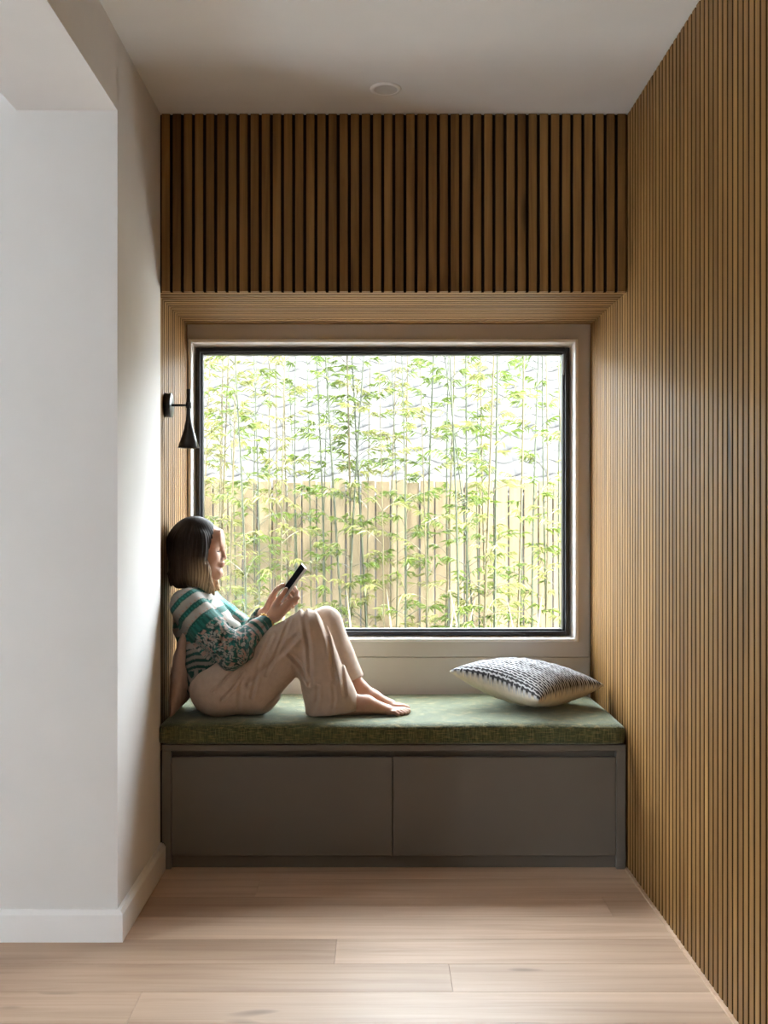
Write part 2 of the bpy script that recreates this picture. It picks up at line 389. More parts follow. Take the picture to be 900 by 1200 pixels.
seat = rounded_cushion('seat_cushion', (XL-.008, YB-.020, ztop+.001), (XR-.008, YW-.012, ZT-.006), .022, .006, green_fab)
tag(seat, 'long green woven seat cushion on the taupe bench', 'seat cushion')

# ------------------------------------------------------------------ wall lamp
LY = 3.87
lp = empty('wall_lamp', (XA, LY, P(0, 475, LY)[2])); tag(lp, 'black wall lamp with flared shade on the slat lining', 'wall lamp')
rot = Matrix.Rotation(math.pi/2, 4, 'Y')
lathe('wall_plate', [(.0001, 0), (.046, 0), (.046, .022), (.043, .025), (.0001, .025)], black_lamp, lp, 40, rot)
sx = P(221, 475, LY)[0]-XA
tube('arm', [(.024, 0, 0), (sx, 0, 0)], [.0045, .0045], black_lamp, lp)
zt, zb = (475-456)*LY/F, (475-525)*LY/F
lathe('shade', [(.0001, zt), (.0075, zt), (.008, zt-.003), (.008, -.03), (.010, -.052), (.017, -.085), (.027, -.118), (.0405, zb), (.0385, zb+.001), (.025, -.112), (.012, -.075), (.0001, -.06)], black_lamp, lp, 36, Matrix.Translation((sx, 0, 0)))
lathe('bulb', [(.0001, -.118), (.008, -.116), (.012, -.106), (.010, -.094), (.006, -.085)], lamp_in, lp, 20, Matrix.Translation((sx, 0, 0)))
lathe('knuckle', [(.0001, -.011), (.011, -.011), (.011, .011), (.0001, .011)], black_lamp, lp, 20, Matrix.Translation((sx, 0, 0)))

# ------------------------------------------------------------------ scatter pillow on the right
def pillow(name, C, half, H, corners_dz, colf, mat, n=180, rz=45, tilt=None):
    vs, fs, cols = [], [], []
    def sheet(sgn):
        base = len(vs)
        for j in range(n+1):
            for i in range(n+1):
                u, v = -1+2*i/n, -1+2*j/n
                e = max(0, (1-u*u)*(1-v*v))
                h = H*(e**.42)
                pin = 1-.10*(1-v*v)*u*u if abs(u) > abs(v) else 1-.10*(1-u*u)*v*v
                a = math.radians(rz); x, y = u*half*pin, v*half*pin
                X, Y = x*math.cos(a)-y*math.sin(a), x*math.sin(a)+y*math.cos(a)
                dz = sum(c*w_ for c, w_ in zip(corners_dz, ((1-u)*(1-v)/4, (1+u)*(1-v)/4, (1+u)*(1+v)/4, (1-u)*(1+v)/4)))
                wr = .003*math.sin(14*u+5*v)*e+.002*math.sin(23*v-9*u)*e
                hh = sgn*h*(1.0 if sgn > 0 else .92)
                vs.append((X, Y, hh+dz+wr)); cols.append(colf(u, v, sgn, e))
        for j in range(n):
            for i in range(n):
                q = (base+j*(n+1)+i, base+j*(n+1)+i+1, base+(j+1)*(n+1)+i+1, base+(j+1)*(n+1)+i)
                fs.append(q if sgn > 0 else q[::-1])
    sheet(1); sheet(-1)
    me = bpy.data.meshes.new(name); me.from_pydata(vs, [], fs)
    ca = me.color_attributes.new('Col', 'FLOAT_COLOR', 'POINT')
    ca.data.foreach_set('color', [x for c in cols for x in (*c, 1)])
    bm = bmesh.new(); bm.from_mesh(me); bmesh.ops.remove_doubles(bm, verts=bm.verts, dist=.0004); bm.to_mesh(me); bm.free()
    o = link(name, me, mat, None, True); o.location = C; return o
def pat(u, v, sgn, e):
    if sgn < 0: return (.66, .60, .50)
    N = 17
    a, b = (u+1)*N, (v+1)*N
    i, j = int(a), int(b); fa, fb = a-i, b-j
    if (i+j) % 2 == 0: d = abs(fa-.5) < .40 and abs(fb-.5) < .46
    else: d = abs(fa-.5) < .24
    dark = (.022, .020, .023); lite = (.46, .46, .48)
    return dark if d else lite
pl = pillow('scatter_pillow', (.587, 4.005, ZT+.080), .212, .087, (-.004, .0, -.005, .055), pat, pillow_m)
tag(pl, 'black and white woven scatter pillow with cream underside', 'pillow')

# ------------------------------------------------------------------ figure: signed distance modelling
class SDF:
    def __init__(s, lo, hi, h):
        s.lo = np.array(lo, np.float32); s.h = h
        s.n = tuple(int(math.ceil((hi[i]-lo[i])/h))+1 for i in range(3))
        s.D = np.full(s.n, .2, np.float32)
        s.ax = [s.lo[i]+h*np.arange(s.n[i], dtype=np.float32) for i in range(3)]
    def sub(s, lo, hi):
        sl = []
        for i in range(3):
            a = max(0, int((lo[i]-s.lo[i])/s.h)-1); b = min(s.n[i], int((hi[i]-s.lo[i])/s.h)+3)
            if b <= a: return None, None
            sl.append(slice(a, b))
        X = s.ax[0][sl[0]][:, None, None]; Y = s.ax[1][sl[1]][None, :, None]; Z = s.ax[2][sl[2]][None, None, :]
        return tuple(sl), (X, Y, Z)
    def comb(s, sl, d, k, op):
        A = s.D[sl]
        if op == 'add':
            hh = np.clip(.5+.5*(A-d)/k, 0, 1); s.D[sl] = A*(1-hh)+d*hh-k*hh*(1-hh)
        elif op == 'cut':
            hh = np.clip(.5-.5*(A+d)/k, 0, 1); s.D[sl] = A*(1-hh)-d*hh+k*hh*(1-hh)
    def cone(s, a, b, r1, r2, k=.012, ys=1.0, op='add', yc=None):
        a = np.asarray(a, np.float32); b = np.asarray(b, np.float32); R = max(r1, r2)+k+.012
        lo, hi = np.minimum(a, b)-R, np.maximum(a, b)+R
        if ys < 1: m = R/ys-R; lo[1] -= m; hi[1] += m
        sl, C = s.sub(lo, hi)
        if sl is None: return
        X, Y, Z = C
        Yc = (a[1]+b[1])/2 if yc is None else yc
        sc = np.array([1, ys, 1], np.float32)
        ab = (b-a); L = float(ab@ab)+1e-12
        t = np.clip(((X-a[0])*ab[0]+(Y-a[1])*ab[1]+(Z-a[2])*ab[2])/L, 0, 1)
        d = np.sqrt((X-a[0]-t*ab[0])**2+((Y-a[1]-t*ab[1])*ys)**2+(Z-a[2]-t*ab[2])**2)-(r1+(r2-r1)*t)
        s.comb(sl, d, k, op)
    def chain(s, pts, rs, k=.01, ys=1.0):
        for i in range(len(pts)-1): s.cone(pts[i], pts[i+1], rs[i], rs[i+1], k, ys)
    def ell(s, c, r, k=.012, M=None, op='add'):
        c = np.asarray(c, np.float32); R = max(r)+k+.012
        sl, C = s.sub(c-R, c+R)
        if sl is None: return
        X, Y, Z = C[0]-c[0], C[1]-c[1], C[2]-c[2]
        if M is not None:
            X, Y, Z = (M[0][0]*X+M[0][1]*Y+M[0][2]*Z, M[1][0]*X+M[1][1]*Y+M[1][2]*Z, M[2][0]*X+M[2][1]*Y+M[2][2]*Z)
        k0 = np.sqrt((X/r[0])**2+(Y/r[1])**2+(Z/r[2])**2); k1 = np.sqrt((X/r[0]**2)**2+(Y/r[1]**2)**2+(Z/r[2]**2)**2)
        d = k0*(k0-1)/(k1+1e-9)
        s.comb(sl, d, k, op)
    def plane_cut(s, p, n, lo, hi, k=.006):
        """remove the side of the plane that n points to, inside a box"""
        sl, (X, Y, Z) = s.sub(lo, hi)
        d = -((X-p[0])*n[0]+(Y-p[1])*n[1]+(Z-p[2])*n[2]); s.comb(sl, d, k, 'cut')
    def disp(s, fn, lo, hi):
        sl, (X, Y, Z) = s.sub(lo, hi); s.D[sl] += fn(X, Y, Z).astype(np.float32)
    def mesh(s, smooth=1):
        D = s.D; S = D < 0; n = s.n
        cnt = np.zeros(tuple(x-1 for x in n), np.uint8)
        def cs(A, c): return A[c[0]:A.shape[0]-1+c[0], c[1]:A.shape[1]-1+c[1], c[2]:A.shape[2]-1+c[2]]
        corners = [(i, j, k) for i in (0, 1) for j in (0, 1) for k in (0, 1)]
        for c in corners: cnt += cs(S, c)
        act = np.argwhere((cnt > 0) & (cnt < 8)); N = len(act)
        idx = np.full(cnt.shape, -1, np.int32); idx[act[:, 0], act[:, 1], act[:, 2]] = np.arange(N)
        pos = np.zeros((N, 3)); num = np.zeros(N)
        val = {c: D[act[:, 0]+c[0], act[:, 1]+c[1], act[:, 2]+c[2]].astype(np.float64) for c in corners}
        for c in corners:
            for ax in range(3):
                if c[ax]: continue
                e = list(c); e[ax] = 1; e = tuple(e); a, b = val[c], val[e]; x = (a < 0) != (b < 0)
                t = np.where(x, a/np.where(x, a-b, 1), 0)
                pp = np.array(c, float)[None, :].repeat(N, 0); pp[:, ax] = t
                pos += pp*x[:, None]; num += x
        V = s.lo[None, :]+s.h*(act+pos/num[:, None])
        Q = []
        for ax in range(3):
            o1, o2 = [(1, 2), (2, 0), (0, 1)][ax]
            A = np.take(S, range(0, n[ax]-1), ax); B = np.take(S, range(1, n[ax]), ax)
            e = np.argwhere(A != B); sg = A[e[:, 0], e[:, 1], e[:, 2]]
            ok = (e[:, o1] > 0) & (e[:, o2] > 0) & (e[:, o1] < n[o1]-1) & (e[:, o2] < n[o2]-1); e = e[ok]; sg = sg[ok]
            def cell(d1, d2):
                f = e.copy(); f[:, o1] += d1; f[:, o2] += d2; return idx[f[:, 0], f[:, 1], f[:, 2]]
            q = np.stack([cell(-1, -1), cell(0, -1), cell(0, 0), cell(-1, 0)], 1)
            q[~sg] = q[~sg][:, ::-1]; Q.append(q)
        Q = np.concatenate(Q)
        for _ in range(smooth):
            for lam in (.5, -.52):
                acc = np.zeros_like(V); m = np.zeros(N)
                for i in range(4):
                    a, b = Q[:, i], Q[:, (i+1) % 4]
                    for d in range(3):
                        acc[:, d] += np.bincount(a, V[b, d], N)+np.bincount(b, V[a, d], N)
                    m += np.bincount(a, None, N)+np.bincount(b, None, N)
                V = V+lam*(acc/m[:, None]-V)
        return V, Q
def npmesh(name, V, Q, mat, parent, cols=None):
    me = bpy.data.meshes.new(name); me.vertices.add(len(V)); me.vertices.foreach_set('co', V.astype(np.float32).ravel())
    me.loops.add(Q.size); me.loops.foreach_set('vertex_index', Q.astype(np.int32).ravel())
    me.polygons.add(len(Q)); me.polygons.foreach_set('loop_start', np.arange(0, Q.size, 4, dtype=np.int32))
    me.polygons.foreach_set('use_smooth', np.ones(len(Q), bool)); me.update(calc_edges=True); me.validate()
    if cols is not None:
        ca = me.color_attributes.new('Col', 'FLOAT_COLOR', 'POINT')
        ca.data.foreach_set('color', np.concatenate([cols, np.ones((len(V), 1))], 1).astype(np.float32).ravel())
    o = link(name, me, mat); o.parent = parent; return o
def seg_t(V, a, b):
    ab = b-a; t = ((V-a)@ab)/(ab@ab); tc = np.clip(t, 0, 1); d = np.linalg.norm(V-a-tc[:, None]*ab, axis=1); return t, d

Y0 = 3.92
woman = empty('person', (-.55, Y0, ZT)); tag(woman, 'woman in printed teal blouse and beige trousers reading a phone on the seat', 'person')
OFF = np.array([-.55, Y0, ZT])
# --- joints
pel = P(257, 803, Y0); waist = P(246, 768, Y0); chest = P(236, 727, Y0); nbase = P(230, 697, Y0)
H = P(232, 641, Y0)
shN, shF = P(219, 709, 3.775), P(243, 706, 4.06)
elN, elF = P(271, 764, 3.735), P(293, 746, 4.07)
# phone frame
PC = P(342, 683, 3.90); Lx = np.array([.59, 0, .807]); Lx /= np.linalg.norm(Lx)
Nx = np.array([-.77, -.31, .56]); Nx -= Lx*(Nx@Lx); Nx /= np.linalg.norm(Nx); Wx = np.cross(Lx, Nx)
def ph(l, w_, n_): return PC+Lx*l+Wx*w_+Nx*n_
wrN, wrF = ph(-.168, .047, .004), ph(-.165, -.047, .004)
hpN, hpF = P(258, 803, 3.83), P(262, 800, 4.01)
knN, knF = P(359, 736, 3.835), P(381, 729, 3.985)
anN, anF = P(409, 822, 3.835), P(421, 808, 3.955)

h = .0025
B = SDF((-.80, 3.66, ZT-.02), (.135, 4.17, 1.29), h)
# torso
B.cone(pel, waist, .085, .078, .03, .68); B.cone(waist, chest, .078, .085, .03, .66); B.cone(chest, nbase, .082, .045, .03, .72)
for sh, el, wr_ in ((shN, elN, wrN), (shF, elF, wrF)):
    B.cone(nbase+np.array([0, 0, -.02]), sh, .045, .038, .03)
    B.cone(sh, el, .039, .031, .015); B.cone(el, wr_, .030, .0205, .012)
for hp, kn, an in ((hpN, knN, anN), (hpF, knF, anF)):
    B.cone(hp, kn, .078, .048, .03); B.cone(kn, (kn+an)/2+np.array([-.012, 0, -.004]), .045, .045, .02); B.cone((kn+an)/2+np.array([-.012, 0, -.004]), an, .045, .029, .02)
# feet
def foot(an, toe_px, toe_y, Yt, inner):
    tz = ZT
    heel = an+np.array([-.020, 0, 0]); heel[2] = tz+.024
    tip = P(toe_px, toe_y, Yt); tip[2] = tz+.010
    fwd = tip-heel; fwd[2] = 0; ln = np.linalg.norm(fwd); fwd /= ln; side = np.array([-fwd[1], fwd[0], 0])*inner
    ball = heel+fwd*ln*.70; ball[2] = tz+.018
    arch = heel+fwd*ln*.36; arch[2] = tz+.042
    B.cone(an+np.array([0, 0, .004]), heel, .030, .025, .012); B.cone(an+np.array([.004, 0, .0]), arch, .031, .028, .015)
    B.cone(arch, ball, .028, .016, .015, .8); B.cone(heel, ball+side*.012, .022, .014, .015); B.cone(heel, ball-side*.016, .022, .012, .015)
    for i in range(5):
        o_ = .020-.0108*i; Lt = [1, .985, .95, .905, .85][i]; r = [.0115, .0085, .008, .0075, .007][i]
        a = ball+side*o_; a[2] = tz+.013; m = heel+fwd*ln*(Lt*.93)+side*o_*1.12; m[2] = tz+.0145; e = heel+fwd*ln*Lt+side*o_*1.12; e[2] = tz+r-.001
        B.cone(a, m, r+.003, r, .004); B.cone(m, e, r, r*.93, .003)
foot(anN, 478, 838, 3.825, 1); foot(anF, 478, 829, 3.925, -1)
# neck and head
up = H+np.array([-.012, 0, -.055])
B.cone(nbase+np.array([-.004, 0, -.02]), up, .049, .046, .02)
def hp_(x, y, z): return H+np.array([x, y, z])
B.ell(hp_(-.004, 0, .020), (.090, .074, .090), .01)
B.ell(hp_(.034, 0, -.028), (.056, .060, .082), .03)
for s_ in (-1, 1):
    B.cone(hp_(.012, .050*s_, -.055), hp_(.070, .012*s_, -.100), .017, .015, .025)
    B.ell(hp_(.058, .036*s_, -.034), (.024, .022, .024), .02)
    B.cone(hp_(.081, .010*s_, .011), hp_(.066, .047*s_, .012), .010, .008, .014)
    B.ell(hp_(.092, .031*s_, -.008), (.016, .017, .011), .012, None, 'cut')
    B.ell(hp_(.071, .031*s_, -.009), (.0135, .0145, .0125), .004)
    B.ell(hp_(.0895, .0105*s_, -.0445), (.009, .007, .0065), .005)
    B.ell(hp_(-.002, .074*s_, -.018), (.018, .008, .030), .006)
B.cone(hp_(.085, 0, .006), hp_(.1005, 0, -.039), .0075, .0085, .009)
B.ell(hp_(.087, 0, .035), (.010, .040, .030), .03)
B.ell(hp_(.083, 0, -.060), (.016, .026, .014), .012)
B.ell(hp_(.0935, 0, -.0605), (.0085, .021, .0052), .004)
B.ell(hp_(.0915, 0, -.0705), (.0085, .018, .0055), .004)
B.ell(hp_(.075, 0, -.098), (.016, .020, .017), .015)
B.cone(hp_(.030, 0, -.088), hp_(.070, 0, -.103), .020, .016, .02)
# hands
def hand(s_):
    q = lambda l, w_, n_: ph(l, w_*s_, n_)
    wr_ = wrN if s_ > 0 else wrF
    B.cone(wr_, q(-.120, .052, -.012), .0205, .021, .012)
    mcp = [q(-.058, .055, -.020), q(-.074, .056, -.024), q(-.090, .054, -.024), q(-.104, .049, -.022)]
    for m, r in zip(mcp, (.0125, .0125, .012, .011)):
        B.cone(q(-.132, .049, -.008), m, .017, r, .012)
    pip = [q(-.028, .052, -.036), q(-.046, .052, -.042), q(-.064, .050, -.041), q(-.082, .045, -.037)]
    dip = [q(-.014, .030, -.030), q(-.032, .028, -.033), q(-.051, .027, -.032), q(-.070, .024, -.029)]
    tipp = [q(-.008, .012, -.0155), q(-.026, .008, -.0155), q(-.045, .008, -.0155), q(-.064, .007, -.0150)]
    for m, p_, d_, t_, r in zip(mcp, pip, dip, tipp, (.0088, .0090, .0085, .0075)):
        B.cone(m, p_, r+.0012, r, .004); B.cone(p_, d_, r, r*.92, .003); B.cone(d_, t_, r*.92, r*.8, .003)
    B.cone(q(-.135, .040, .004), q(-.092, .050, .016), .017, .0125, .010)
    B.cone(q(-.092, .050, .016), q(-.058, .050, .018), .0115, .0098, .004); B.cone(q(-.058, .050, .018), q(-.028, .034 if s_ > 0 else .028, .0135), .0098, .0078, .003)
hand(1); hand(-1)
V, Q = B.mesh(1); del B
base = np.array([.50, .285, .200]); cols = np.repeat(base[None], len(V), 0)
r = V-H
lip = np.exp(-(((r[:, 0]-.098)/.010)**2+(r[:, 1]/.020)**2+((r[:, 2]+.0655)/.0085)**2)**2)
cols = cols*(1-lip[:, None]*.55)+np.array([.42, .13, .12])*lip[:, None]*.55
ck = np.exp(-(((r[:, 0]-.065)/.03)**2+((np.abs(r[:, 1])-.045)/.02)**2+((r[:, 2]+.035)/.02)**2))
cols = cols*(1-ck[:, None]*.2)+np.array([.55, .22, .17])*ck[:, None]*.2
npmesh('body', V-OFF, Q, skin_m, woman, cols)
for s_ in (-1, 1):
    pts = [hp_(.0945, .014*s_, .012), hp_(.0925, .026*s_, .017), hp_(.0845, .040*s_, .0165), hp_(.0750, .050*s_, .011)]
    tube('eyebrow', [Vector(p-OFF) for p in pts], [.0022, .0030, .0026, .0012], dark_hair, woman, 6)
    pts = [hp_(.0835, .021*s_, -.0125), hp_(.0865, .030*s_, -.0165), hp_(.082, .040*s_, -.0165), hp_(.077, .046*s_, -.0135)]
    tube('eyelash', [Vector(p-OFF) for p in pts], [.0012, .0018, .0018, .001], dark_hair, woman, 6)

# --- trousers
T = SDF((-.75, 3.66, ZT-.02), (.06, 4.17, .985), .0033)
T.cone(pel+np.array([-.012, 0, -.010]), P(254, 788, Y0), .098, .100, .03, .62)
T.cone(hpN, knN, .100, .066, .03); T.cone(P(258, 807, 3.825), P(298, 807, 3.84), .100, .092, .03); T.cone(P(298, 807, 3.84), P(350, 764, 3.845), .090, .056, .03)
T.cone(hpF, knF, .100, .060, .03); T.cone(P(262, 800, 4.0), P(318, 790, 4.0), .09, .070, .03)
kcN = knN+np.array([.004, 0, -.004])
T.cone(kcN, P(389, 824, 3.835), .064, .101, .022, 1.25)
T.cone(P(380, 790, 3.835), P(384, 834, 3.835), .05, .072, .02)
T.cone(knF+np.array([.004, 0, -.006]), P(409, 800, 3.965), .062, .062, .015)
# folds
def ridge(a, b, r, depth=1):  T.cone(a, b, r, r*.6, .012, 1, 'cut')
def fold_field(X, Y, Z):
    # long folds running down the shins and along the thighs
    a1 = X*.59+Z*.81; a2 = X*.93-Z*.36
    n1 = np.sin(a2*88+2.3*np.sin(a1*9)+Y*30)*.5+np.sin(a2*47+1.2*np.sin(a1*13+Y*17)+1)*.7
    return n1*.0015
T.disp(fold_field, (-.30, 3.66, ZT-.02), (.06, 4.17, .95))
def fold2(X, Y, Z):
    a = X*.42+Z*.91; b = X*.91-Z*.42
    return (np.sin(b*60+3*np.sin(a*8+Y*6))*.6+np.sin(b*33+a*14+Y*20)*.8)*.0015
T.disp(fold2, (-.75, 3.66, ZT-.02), (-.30, 4.17, .95))
for a, b, r_ in ((P(355, 722, 3.765), P(358, 796, 3.755), .010), (P(373, 722, 3.768), P(390, 790, 3.752), .007), (P(283, 786, 3.725), P(262, 812, 3.72), .008),
              (P(276, 780, 3.725), P(254, 802, 3.72), .006), (P(345, 752, 3.765), P(300, 795, 3.735), .005), (P(366, 800, 3.75), P(352, 775, 3.76), .010), (P(340, 735, 3.77), P(330, 790, 3.742), .004)):
    pass
CRE = [((355, 716), (362, 760), (364, 800), .0085, .010), ((372, 716), (384, 750), (393, 800), .0065, .008), ((384, 722), (398, 770), (404, 815), .005, .009),
       ((286, 787), (276, 803), (262, 818), .006, .006), ((276, 782), (264, 796), (252, 808), .005, .005), ((348, 745), (322, 772), (292, 800), .005, .012),
       ((362, 803), (352, 782), (340, 768), .008, .009), ((338, 728), (330, 752), (312, 790), .0045, .008), ((372, 805), (372, 820), (366, 836), .006, .009), ((390, 800), (392, 818), (389, 836), .005, .008),
       ((318, 745), (305, 775), (296, 815), .0045, .009), ((300, 765), (285, 795), (280, 830), .004, .010), ((345, 800), (330, 815), (310, 832), .004, .008)]
def creases(X, Y, Z):
    out = 0
    for p0, p1, p2, A, sg in CRE:
        q = [P(*p, 3.77) for p in (p0, p1, p2)]; dm = None
        for a, b in ((q[0], q[1]), (q[1], q[2])):
            dx, dz = b[0]-a[0], b[2]-a[2]; t_ = np.clip(((X-a[0])*dx+(Z-a[2])*dz)/(dx*dx+dz*dz), 0, 1)
            e = (X-a[0]-t_*dx)**2+(Z-a[2]-t_*dz)**2; dm = e if dm is None else np.minimum(dm, e)
        sg = sg*.7; g = np.sqrt(dm); out = out+A*np.exp(-(g/sg)**2)-A*.55*np.exp(-((g-sg*2.0)/(sg*.9))**2)
    return out*np.clip((3.90-Y)/.05, 0, 1)
T.disp(creases, (-.75, 3.66, ZT-.02), (.06, 3.95, .95))
T.plane_cut(P(389, 834.5, 3.83), np.array([.10, 0, -1]), P(340, 845, 3.70)-.0, np.array([.06, 3.91, ZT+.05]), .004)
dF = P(409, 800, 3.965)-knF; dF /= np.linalg.norm(dF)
T.plane_cut(P(417, 795, 3.965), dF, np.array([-.12, 3.91, ZT-.02]), np.array([.06, 4.10, .75]), .004)
T.plane_cut(np.array([0, 0, ZT-.004]), np.array([0, 0, -1]), (-.75, 3.66, ZT-.02), (.06, 4.17, ZT+.06), .010)
V, Q = T.mesh(2); del T
rn = np.sin(V[:, 0]*700)*np.sin(V[:, 2]*640+V[:, 1]*300)
cols = np.array([.50, .395, .320])[None]*(1+.04*rn[:, None])
npmesh('trousers', V-OFF, Q, linen_m, woman, cols)

# --- blouse
S = SDF((-.81, 3.62, ZT), (-.30, 4.22, 1.09), .003)
S.cone(P(249, 798, Y0), P(243, 765, Y0), .098, .098, .03, .62); S.cone(P(243, 765, Y0), P(236, 728, Y0), .098, .100, .03, .62); S.cone(P(236, 728, Y0), P(229, 703, Y0), .098, .066, .03, .62)
S.cone(P(252, 735, Y0-.05), P(268, 742, Y0-.02), .070, .055, .03, .7)     # bust
S.cone(P(258, 765, Y0), P(262, 782, Y0), .085, .075, .03, .62)
cfN, cfF = elN+(wrN-elN)*.93, elF+(wrF-elF)*.93
S.cone(P(229, 706, Y0-.05), shN, .055, .054, .03); S.cone(shN, elN, .058, .060, .025); S.cone(elN, cfN, .058, .036, .02)
S.cone(P(234, 704, Y0+.05), shF, .055, .052, .03); S.cone(shF, elF, .055, .055, .02); S.cone(elF, cfF, .052, .034, .02)
S.cone(elN+np.array([.004, 0, -.012]), elN+np.array([.03, .02, -.012]), .050, .045, .02)   # full sleeve over the elbow
def bf(X, Y, Z):
    return .0024*(np.sin(X*70+Z*55+2*np.sin(Z*21+Y*15))*.6+np.sin(Z*95-X*38+Y*33+1.5*np.sin(X*31))*.5)
S.disp(bf, (-.81, 3.62, ZT), (-.30, 4.22, 1.09))
S.cone(nbase+np.array([.012, 0, -.006]), nbase+np.array([.022, 0, .05]), .050, .075, .006, 1, 'cut')   # neckline
S.cone(cfN, cfN+(wrN-elN)*.4, .028, .05, .004, 1, 'cut'); S.cone(cfF, cfF+(wrF-elF)*.4, .028, .05, .004, 1, 'cut')
for a, b, r_ in ((P(262, 730, 3.70), P(256, 775, 3.69), .008), (P(238, 705, 3.70), P(258, 740, 3.69), .006), (P(272, 740, 3.69), P(266, 768, 3.67), .009), (P(283, 745, 3.70), P(278, 772, 3.68), .007)):
    S.cone(a, b, r_, r_*.5, .012, 1, 'cut')
hem_n = np.array([.22, 0, -1.0]); hem_n /= np.linalg.norm(hem_n)
S.plane_cut(P(240, 806, 3.9), np.array([.55, 0, -.83]), (-.81, 3.62, ZT), (-.30, 4.22, .78), .004)
V, Q = S.mesh(2); del S
teal = np.array([.006, .085, .070]); teal2 = np.array([.016, .165, .140]); grey = np.array([.30, .285, .255]); pink = np.array([.33, .20, .16]); dark = np.array([.010, .030, .030]); aqua = np.array([.10, .34, .33])
def hsh(a, b=0): x = np.sin(a*127.1+b*311.7)*43758.5453; return x-np.floor(x)
tU, dU = seg_t(V, shN, elN); tF, dF_ = seg_t(V, elN, cfN); tU2, dU2 = seg_t(V, shF, elF); tF2, dF2 = seg_t(V, elF, cfF)
_, dT = seg_t(V, P(249, 798, Y0), P(229, 703, Y0)); dT = np.where(True, np.sqrt(np.maximum(0, dT**2)), dT)
near = V[:, 1] < 3.835
selU = near & (dU < .085) & (dU <= dF_) & (tU > -.9); selF = near & (dF_ < .085) & (dF_ < dU) & (tF > 0.02)
selF2 = (~near) & (dF2 < .075) & (dF2 < dU2) & (tF2 > .02); selU2 = (~near) & (dU2 < .075) & ~selF2
def ang(V, a, b):
    d = (b-a)/np.linalg.norm(b-a); e1 = np.cross(d, [0, 1, 0]); e1 /= np.linalg.norm(e1); e2 = np.cross(d, e1); q = V-a; return np.arctan2(q@e1, q@e2)
def mosaic(u, v, sz=.011):
    i, j = np.floor(u/sz), np.floor(v/sz); k = hsh(i, j); fu, fv = u/sz-i, v/sz-j
    edge = (fu < .22) | ((fv < .22) & (hsh(j, i) > .4)); diag = np.abs(fu-fv) < .22
    c = np.where((k < .34)[:, None], teal, np.where((k < .62)[:, None], grey, np.where((k < .75)[:, None], dark, np.where((k < .88)[:, None], pink, teal2))))
    c = np.where((edge & (k < .75))[:, None], dark*.6+teal*.4, c); c = np.where((diag & (hsh(i+7, j) > .55))[:, None], grey, c); return c
def bands(s_, u, per=.052):
    """s_ distance along, u distance around: grey cloth with teal key-pattern bands"""
    f = s_/per-np.floor(s_/per); c = np.repeat(grey[None], len(s_), 0)
    fl = (np.abs(f-.5) < .06) & (np.sin(u*330) > .55); c = np.where(fl[:, None], pink, c)
    b = (f > .62); c = np.where(b[:, None], teal, c)
    key = b & (np.abs(f-.81) < .09) & (np.sin(u*480) > .1); c = np.where(key[:, None], teal2, c)
    ed = (np.abs(f-.63) < .03) | (f > .97); c = np.where(ed[:, None], dark*.3+teal*.7, c); return c
LU = np.linalg.norm(elN-shN); LF = np.linalg.norm(cfN-elN)
zz = (V-P(249, 798, Y0))@((P(229, 703, Y0)-P(249, 798, Y0))/np.linalg.norm(P(229, 703, Y0)-P(249, 798, Y0)))
cols = bands(zz*.9+.012, V[:, 1]+V[:, 0]*.6, .048)
low = zz < .15
c_low = np.where((np.sin(zz*2*np.pi/.024+1.2*np.sin(V[:, 0]*60)) > .1)[:, None], dark*.5+teal*.5, grey*.75)
vert = (zz < .07); c_v = np.where((np.sin((V[:, 0]*.9+V[:, 1])*2*np.pi/.02) > 0)[:, None], dark*.4+teal*.6, grey*.8)
c_low = np.where(vert[:, None], c_v, c_low); cols = np.where(low[:, None], c_low, cols)
front = (V[:, 0] > P(252, 0, Y0)[0]) & (zz > .12) & ~selU & ~selF
cols = np.where((front & ~selU2 & ~selF2)[:, None], np.where((np.sin(zz*2*np.pi/.09+2) > .72)[:, None], teal, grey*1.1), cols)
aU = ang(V, shN, elN)*.058
cu = bands(tU*LU+.105, aU, .050); mo = mosaic(aU+.004*np.sin(tU*40), tU*LU)
cu = np.where((tU > .48)[:, None], mo, cu); st = (tU > .36) & (tU < .48); cu = np.where(st[:, None], np.where((np.sin(aU*300) > -.2)[:, None], teal2*.8, teal), cu)
# border running along the back of the sleeve
bk = (tU > .45) & (np.abs(np.abs(aU)-.0) > 9); cols = np.where(selU[:, None], cu, cols)
aF = ang(V, elN, cfN)*.05; cf = mosaic(aF, tF*LF+.3, .012)
cs_ = tF > .55; cf = np.where(cs_[:, None], np.where((np.sin(tF*LF*2*np.pi/.030) > .1)[:, None], teal, np.where((hsh(np.floor(aF/.012)) > .5)[:, None], pink*.9, grey)), cf)
cf = np.where((tF > .93)[:, None], dark*.4+teal*.6, cf); cols = np.where(selF[:, None], cf, cols)
aU2 = ang(V, shF, elF)*.055; c2 = bands(aU2*1.0+.02, tU2*.25, .036); c2 = np.where((hsh(np.floor(tU2*14)) > .5)[:, None] & (c2 == grey), aqua, c2)
cols = np.where(selU2[:, None], c2, cols); cols = np.where(selF2[:, None], mosaic(ang(V, elF, cfF)*.05, tF2*.2, .012), cols)
npmesh('blouse', V-OFF, Q, blouse_m, woman, cols)

